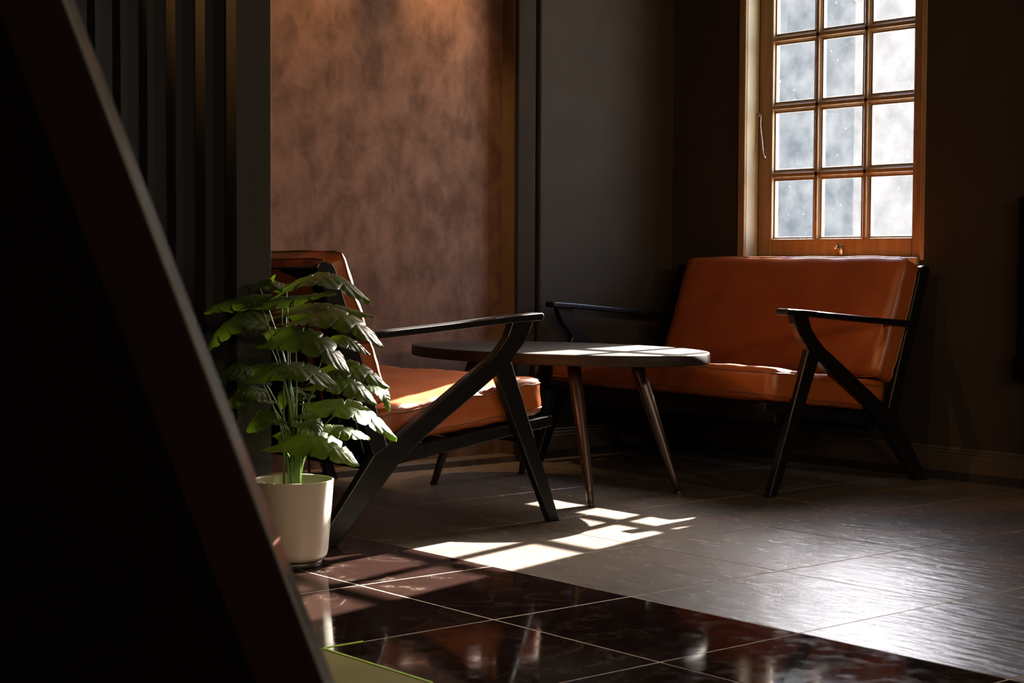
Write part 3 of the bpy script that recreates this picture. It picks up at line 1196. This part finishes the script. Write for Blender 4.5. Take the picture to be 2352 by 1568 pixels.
# ------------------------------------------------------------------ black panel on the wall at the right edge of the view
wp = thing('wall_panel', 'narrow black panel hung low on the dark wall right of the window', 'panel', (XW - 0.016, 3.10, 0.37))
b2 = bmesh.new()
box(b2, -0.02, 0.0, -0.14, 0.190, 0.085, 0.62)
link('board', b2, M['board_black'], wp, bevel=0.003)
b2 = bmesh.new()
box(b2, -0.034, 0.0, -0.14, 0.195, 0.0, 0.084)
link('bottom_ledge', b2, M['board_black'], wp, bevel=0.003)


# ------------------------------------------------------------------ lamps of the room and added fill lamps
def spot_lamp(label, loc, target, watt, col, size, blend, rad=0.03):
    t = thing('ceiling_spotlight', label, 'lamp', loc, 0, 'black ceiling spotlights')
    d = (Vector(target) - Vector(loc)).normalized()
    q = d.to_track_quat('-Z', 'Y').to_matrix().to_4x4()
    b_ = bmesh.new()
    lathe(b_, [(0.030, 0.004), (0.036, 0.004), (0.036, 0.10), (0.0, 0.10), (0.0, 0.094), (0.030, 0.094)], 24)
    for v in b_.verts:
        v.co = q @ v.co
    link('lamp_housing', b_, M['lamp_metal'], t, smooth=False)
    b_ = bmesh.new()
    tube(b_, [(0, 0, 0.05), (0, 0, ZC - loc[2])], 0.006, 8)
    link('lamp_stem', b_, M['lamp_metal'], t)
    ld = bpy.data.lights.new('spotlight_beam', 'SPOT')
    ld.energy = watt
    ld.color = col
    ld.spot_size = math.radians(size)
    ld.spot_blend = blend
    ld.shadow_soft_size = rad
    lo = bpy.data.objects.new('spotlight_beam', ld)
    lo.rotation_euler = d.to_track_quat('-Z', 'Y').to_euler()
    lo.location = d * 0.01
    COL.objects.link(lo)
    lo.parent = t
    return t


WARM = (1.0, 0.60, 0.26)
for xl, side_word, k in ((3.86, 'right third', 1.0), (3.28, 'middle third (added fill)', 0.8), (2.74, 'left third (added fill)', 0.75)):  # middle and left lamps are added to spread the right one's glow
    spot_lamp('black ceiling spotlight above the %s of the mottled plaster wall' % side_word, (xl, 4.925, 2.28), (xl, 5.025, 1.72),
              ALCOVE_W * k, WARM, 50, 1.0, 0.03)
spot_lamp('black ceiling spotlight aimed at the slatted screen', (1.45, 4.35, 2.35), (2.24, 3.92, 1.72), SCREEN_LAMP_W, (1.0, 0.46, 0.13), 44, 1.0)

spot_lamp('black ceiling spotlight added as fill for the sofa under the window', (1.6, 3.1, 2.15), (5.0, 4.10, 0.72), SOFA_FILL_W, (1.0, 0.66, 0.36), 54, 1.0, 0.04)  # unseen spotlight added to brighten the window sofa


def pendant(label, loc, watt):  # unseen lamp added as warm fill from behind the camera
    t = thing('fill_pendant_lamp', label, 'lamp', loc, 0, 'added fill pendants')
    b_ = bmesh.new()
    lathe(b_, [(0.020, 0.16), (0.028, 0.15), (0.13, 0.0), (0.127, 0.0), (0.025, 0.145), (0.0, 0.15)], 32)
    link('lamp_shade', b_, M['lamp_metal'], t, smooth=True)
    b_ = bmesh.new()
    bmesh.ops.create_uvsphere(b_, u_segments=16, v_segments=10, radius=0.03)
    for v in b_.verts:
        v.co.z += 0.004
    link('bulb', b_, M['bulb'], t, smooth=True)
    b_ = bmesh.new()
    tube(b_, [(0, 0, 0.155), (0, 0, ZC - loc[2])], 0.003, 6)
    link('flex', b_, M['lamp_metal'], t)
    ld = bpy.data.lights.new('fill_bulb_light', 'POINT')
    ld.energy = watt
    ld.color = (1.0, 0.73, 0.47)
    ld.shadow_soft_size = 0.06
    lo = bpy.data.objects.new('fill_bulb_light', ld)
    lo.location = (0, 0, -0.045)
    COL.objects.link(lo)
    lo.parent = t
    return t


for (xl, yl, where) in ((-0.6, -1.7, 'farthest left behind the viewer'), (1.0, -2.0, 'straight behind the viewer'),
                        (2.6, -1.8, 'behind the viewer to the right'), (4.1, -1.3, 'nearest the window wall, behind the viewer')):
    pendant('black cone pendant lamp added as fill light, hanging ' + where, (xl, yl, 1.95), ROOM_FILL_W)
